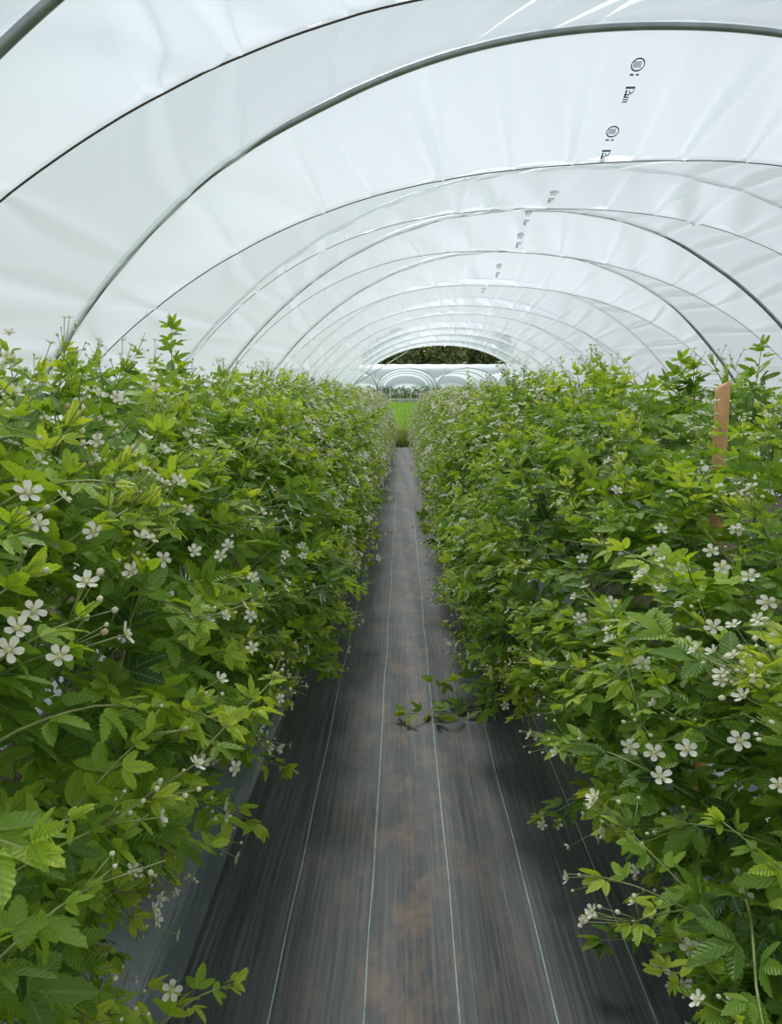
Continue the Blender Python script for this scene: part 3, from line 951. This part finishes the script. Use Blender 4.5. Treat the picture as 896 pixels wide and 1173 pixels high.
# ------------------------------------------------------------------ stakes in the right row
def stake(px, y, ztop, r_, lab):
    x = at(px, 450, y)[0]
    root = empty('wooden_stake', (x, y, 0))
    n, v = 12, []
    zs = np.array([0, .3, .7, 1.0, 1.3, 1.5, ztop - .012, ztop])
    rs = r_ * np.array([1.02, 1, 1.01, .99, 1.0, .98, 1.0, .93])
    for a, (z, rr) in enumerate(zip(zs, rs)):
        for m in range(n):
            an = m * 2 * PI / n
            k = 1 + .05 * math.sin(3 * an + a * .3) + .02 * math.sin(7 * an)
            v.append((rr * k * math.cos(an) + .008 * math.sin(z * 2), rr * k * math.sin(an), z + (.012 * math.cos(an) if a >= 6 else 0)))
    q = []
    for a in range(len(zs) - 1):
        for m in range(n):
            q.append((a * n + m, a * n + (m + 1) % n, (a + 1) * n + (m + 1) % n, (a + 1) * n + m))
    v.append((.0, 0, ztop)); t = [((len(zs) - 1) * n + m, (len(zs) - 1) * n + (m + 1) % n, len(v) - 1) for m in range(n)]
    ob('pole', mesh_np('pole', v, q, t, mats=[M_stake]), root)
    # wire staple holding the trellis wire near the top
    ob('wire_staple', Tubes().add([(-r_ * .6, -r_ * .9, ztop - .17), (-r_ * .2, -r_ * 1.12, ztop - .16), (r_ * .3, -r_ * 1.12, ztop - .16), (r_ * .7, -r_ * .8, ztop - .17)], .0022, 6).mesh('wire_staple', M_pipe), root)
    tag(root, lab, 'stake', 'stakes in the right row')
stake(828, 2.7, at(828, 441, 2.7)[2], .0245, 'near orange-tan stake rising out of the right bush row by the picture edge')
stake(589, 10.3, at(589, 434, 10.3)[2], .032, 'small far orange-tan stake above the right bush row near the tunnel mouth')

# ------------------------------------------------------------------ far end
P = np.stack([at(395.6, 447, 30.55), at(468, 402, 30.55)])
tag(ob('brace_wire', Tubes().add(P, .022, 6).mesh('brace_wire', simple('pale_wire', (.55, .56, .54), .5))), 'pale straight brace wire slanting across the left of the open tunnel end', 'wire')

def blades(name, n, xr, yr, h, w, m, zf, lab, cat):
    r = np.random.default_rng(3)
    x = r.uniform(*xr, n); y = yr[0] + (yr[1] - yr[0]) * r.random(n) ** 1.3; hh = h * r.uniform(.5, 1.2, n); a = r.uniform(0, PI, n)
    z = zf(y)
    dx, dy = np.cos(a) * w / 2, np.sin(a) * w / 2
    lx, ly = r.normal(0, .25, n) * hh, r.normal(0, .25, n) * hh
    v = np.stack([np.stack([x - dx, y - dy, z], 1), np.stack([x + dx, y + dy, z], 1), np.stack([x + dx * .6 + lx * .4, y + dy * .6 + ly * .4, z + hh * .6], 1), np.stack([x - dx * .6 + lx * .4, y - dy * .6 + ly * .4, z + hh * .6], 1),
                  np.stack([x + lx, y + ly, z + hh], 1)], 1).reshape(-1, 3)
    o = np.arange(n)[:, None] * 5
    c = np.zeros((n * 5, 3)); c[:, 2] = np.repeat(r.uniform(0, 1, n), 5)
    tag(ob(name, mesh_np(name, v, np.array([[0, 1, 2, 3]]) + o, np.array([[3, 2, 4]]) + o, mats=[m], attr={'leafco': c})), lab, cat, kind='stuff')
blades('weeds', 9000, (-2.2, 2.6), (24.05, 30.2), .45, .022, M_weed, lambda y: 0 * y, 'dull green weeds growing across the end of the path', 'weeds')
blades('grass', 42000, (-7, 9), (30.7, 76), .42, .05, M_grass, zfield, 'bright green grass of the field beyond the tunnel', 'grass')

# far polytunnels: film, front hoop and legs each
YT = 80.
ZB = float(zfield(YT))
def far_tunnel(x0, x1, y0, lab):
    w = (x1 - x0) / 2; xc = (x0 + x1) / 2
    root = empty('polytunnel', (xc, y0, ZB))
    a = np.linspace(0, PI, 40)
    rows = []
    for m in range(30):
        y = m * 1.1
        k = 1 if m % 2 == 0 else .972
        rows.append(np.stack([w * np.cos(a) * (1 if m % 2 == 0 else .99), np.full(40, y), 1.62 + 2.12 * k * np.sin(a) ** .9], 1))
    v = np.concatenate(rows)
    i = np.arange(29)[:, None] * 40; j = np.arange(39)[None, :]
    q = np.stack([i + j, i + j + 1, i + 41 + j, i + 40 + j], -1).reshape(-1, 4)
    ob('film', mesh_np('film', v, q, mats=[M_farfilm]), root)
    bk = rows[-2]
    nb = len(bk)
    bv = np.concatenate([bk, bk * [1, 1, 0] + [0, 0, 1.0]])
    ob('end_film', mesh_np('end_film', bv, [(z_, z_ + 1, nb + z_ + 1, nb + z_) for z_ in range(nb - 1)], mats=[M_farfilm]), root)
    for m in (0, 8, 16):
        ob('hoop', Tubes().add(rows[m] + [0, -.02 if m == 0 else 0, -.05], .05, 6).mesh('hoop', M_pipe), root)
    for x in (-w, w):
        for y in (0, 8.8):
            ob('leg', Tubes().add([(x * .99, y + .05, -.02), (x * .99, y + .05, 1.64)], .06, 6).mesh('leg', M_pipe), root)
    tag(root, lab, 'polytunnel', 'white polytunnels across the field')
e = [at(p, 450, YT)[0] for p in (292, 362, 432, 501, 571, 641, 711)]
for m, nm in enumerate(('leftmost white polytunnel across the field, mostly hidden by the left bush row', 'white polytunnel across the field, cut by the left edge of the tunnel mouth',
                        'white polytunnel across the field standing fully clear above the path', 'white polytunnel across the field, over the flowering tips of the right row',
                        'white polytunnel across the field, beside the far tan stake', 'rightmost white polytunnel across the field, mostly hidden by the right bush row')):
    far_tunnel(e[m], e[m + 1], YT + .3 * m, nm)
YC = 117.
xa, xb = at(412, 450, YC)[0], at(606, 450, YC)[0]
zc = float(zfield(YC)); top = at(500, 417, YC)[2] - zc
cross = empty('polytunnel', ((xa + xb) / 2, YC, zc))
hw = (xb - xa) / 2
a_ = np.linspace(0, PI, 30)
rows = [np.stack([np.full(30, x_), -4 * np.cos(a_), 1.0 + (top - 1.0 - (.06 if m_ % 2 else 0)) * np.sin(a_) ** .8], 1) for m_, x_ in enumerate(np.linspace(-hw, hw, 21))]
v_ = np.concatenate(rows); i = np.arange(20)[:, None] * 30; j = np.arange(29)[None, :]
ob('film', mesh_np('film', v_, np.stack([i + j, i + 30 + j, i + 31 + j, i + j + 1], -1).reshape(-1, 4), mats=[M_farfilm]), cross)
for m_ in range(0, 21, 2):
    ob('hoop', Tubes().add(np.concatenate([rows[m_][:1] * [1, 1, 0], rows[m_] - [0, 0, .06], rows[m_][-1:] * [1, 1, 0]]), .05, 6).mesh('hoop', M_pipe), cross)
tag(cross, 'long white polytunnel lying crosswise behind the arched ones, below the trees', 'polytunnel', 'white polytunnels across the field')
# posts in front of and inside the far tunnels
random.seed(4)
nP = 22
for m in range(nP):
    x = at(424 + m * 3.9 + random.uniform(-.9, .9), 450, YT - 1)[0]
    yy = YT - 1 + random.choice([0, 0, 1.5, 3])
    h = random.uniform(1.45, 1.9)
    z = float(zfield(yy))
    o = ob('fence_post', Tubes().add([(0, 0, -.05), (0, 0, h * .5), (random.uniform(-.03, .03), 0, h)], random.uniform(.06, .10), 6).mesh('fence_post', M_wood if m % 3 else M_paleslat), None, (x, yy, z))
    tag(o, 'grey upright wooden post in the row beneath the white far tunnels', 'post', 'posts beneath the far tunnels')
fence = empty('picket_fence', (0, YT - 2, float(zfield(YT - 2))))
fx0, fx1 = at(405, 450, YT - 2)[0], at(520, 450, YT - 2)[0]
T = Tubes()
x = fx0
while x < fx1:
    T.add([(x, 0, 0), (x, 0, random.uniform(.5, .7))], .045, 4); x += .17
ob('picket', T.mesh('picket', M_paleslat), fence)['kind'] = 'stuff'
for z in (.2, .55):
    ob('rail', Tubes().add([(fx0, .06, z), (fx1, .06, z)], .035, 4).mesh('rail', M_paleslat), fence)
tag(fence, 'low pale picket fence along the far edge of the field', 'fence')
# dark leaves added to stand for the shade inside the far tunnels
r = np.random.default_rng(8)
random.seed(3)
L = Leaves(FAR_T)
for q in range(5000):
    y = YT + r.uniform(4, 9)
    L.blade(np.array([r.uniform(e[0], e[-1]), y, float(zfield(y)) + r.uniform(0, 1.7)]), r.normal(0, 1, 3), r.normal(0, 1, 3) + UP, .35, r.uniform(0, .35))
tag(ob('shade_foliage', L.build('shade_foliage', M_leaf_far)), 'dark green leaves standing in for the shade inside the far white tunnels', 'shade fill', kind='stuff')

# trees behind
def tree_mesh(seed, h, w):
    r = np.random.default_rng(seed); random.seed(seed)
    L = Leaves(FAR_T)
    T = Tubes()
    T.add([(0, 0, -.3), (.1, 0, h * .3), (-.1, .1, h * .6), (0, 0, h * .9)], .32, 6, .08)
    for k in range(70):
        a = r.uniform(0, 2 * PI); z = h * r.uniform(.22, .97)
        rr = w * math.sin(min(1, (1.02 - z / h) * 1.7) * PI / 2) * r.uniform(.35, 1)
        c = np.array([rr * math.cos(a), rr * math.sin(a), z]); s = r.uniform(.7, 1.4)
        T.add([(0, 0, z - .8), c * [.5, .5, 1] - [0, 0, .5], c], .07, 4, .03)
        base = r.uniform(.2, .75)
        for q in range(110):
            d = r.normal(0, 1, 3); d /= np.linalg.norm(d)
            L.blade(c + d * s * r.uniform(.5, 1) * [1.15, 1.15, .75], d + r.normal(0, .6, 3), d + UP * .8 + r.normal(0, .4, 3), r.uniform(.35, .6), min(1, max(0, base + r.normal(0, .12))))
    return L.build('foliage', M_tree), T.mesh('trunk', M_bark)
TREES = [tree_mesh(20 + k, hh, ww) for k, (hh, ww) in enumerate(((9.6, 3.4), (9.0, 3.9), (10.2, 3.0)))]
random.seed(12)
n_t = 18
names = ['broad dark green tree behind the far tunnels', 'round olive green tree behind the far tunnels', 'tall narrow green tree behind the far tunnels']
for k in range(n_t):
    px = 436 + k * 8.2 + random.uniform(-3, 3)
    y = 128 + (k % 3) * 7 + random.uniform(-2, 2)
    o = empty('tree', (at(px, 450, y)[0], y, float(zfield(y)) - .1), random.uniform(0, 6))
    s = random.uniform(.92, 1.15); o.scale = (s, s, s)
    f_, t_ = TREES[k % 3]
    ob('foliage', f_, o); ob('trunk', t_, o)
    tag(o, '%s, %s from the left' % (names[k % 3], ORD[k // 3]), 'tree', 'trees behind the far tunnels')

# ------------------------------------------------------------------ light
w = bpy.data.worlds.new('overcast_sky'); SC.world = w
w.use_nodes = True
nt = w.node_tree; nt.nodes.clear()
wo = nt.nodes.new('ShaderNodeOutputWorld'); bg = nt.nodes.new('ShaderNodeBackground')
tc = nt.nodes.new('ShaderNodeTexCoord'); sp = nt.nodes.new('ShaderNodeSeparateXYZ'); nt.links.new(tc.outputs['Generated'], sp.inputs[0])
r_ = ramp(nt, [(0., (.62, .67, .70)), (.17, (1.0, 1.0, 1.0)), (.55, (.80, .90, 1.0)), (1., (.56, .68, .80))])
mr = nt.nodes.new('ShaderNodeMapRange'); mr.inputs['From Min'].default_value = -.2; mr.inputs['From Max'].default_value = 1
nt.links.new(sp.outputs['Z'], mr.inputs['Value']); nt.links.new(mr.outputs[0], r_.inputs['Fac'])
nt.links.new(r_.outputs[0], bg.inputs['Color']); bg.inputs['Strength'].default_value = 1.0
nt.links.new(bg.outputs[0], wo.inputs['Surface'])
sun = bpy.data.lights.new('sun', 'SUN'); sun.energy = 7.0; sun.angle = math.radians(14); sun.color = (.97, .98, 1.0)
so = bpy.data.objects.new('sun', sun); link(so)
so.rotation_euler = Vector((.15, -.85, -.9)).to_track_quat('-Z', 'Y').to_euler()

SC.view_settings.view_transform = 'Standard'
SC.view_settings.look = 'None'
SC.view_settings.gamma = 1
SC.view_settings.use_curve_mapping = False
SC.view_settings.exposure = 0.0
SC.cycles.max_bounces = 8
SC.cycles.diffuse_bounces = 5
SC.cycles.glossy_bounces = 3
SC.cycles.transmission_bounces = 4
SC.cycles.use_denoising = True
SC.cycles.sample_clamp_indirect = 8
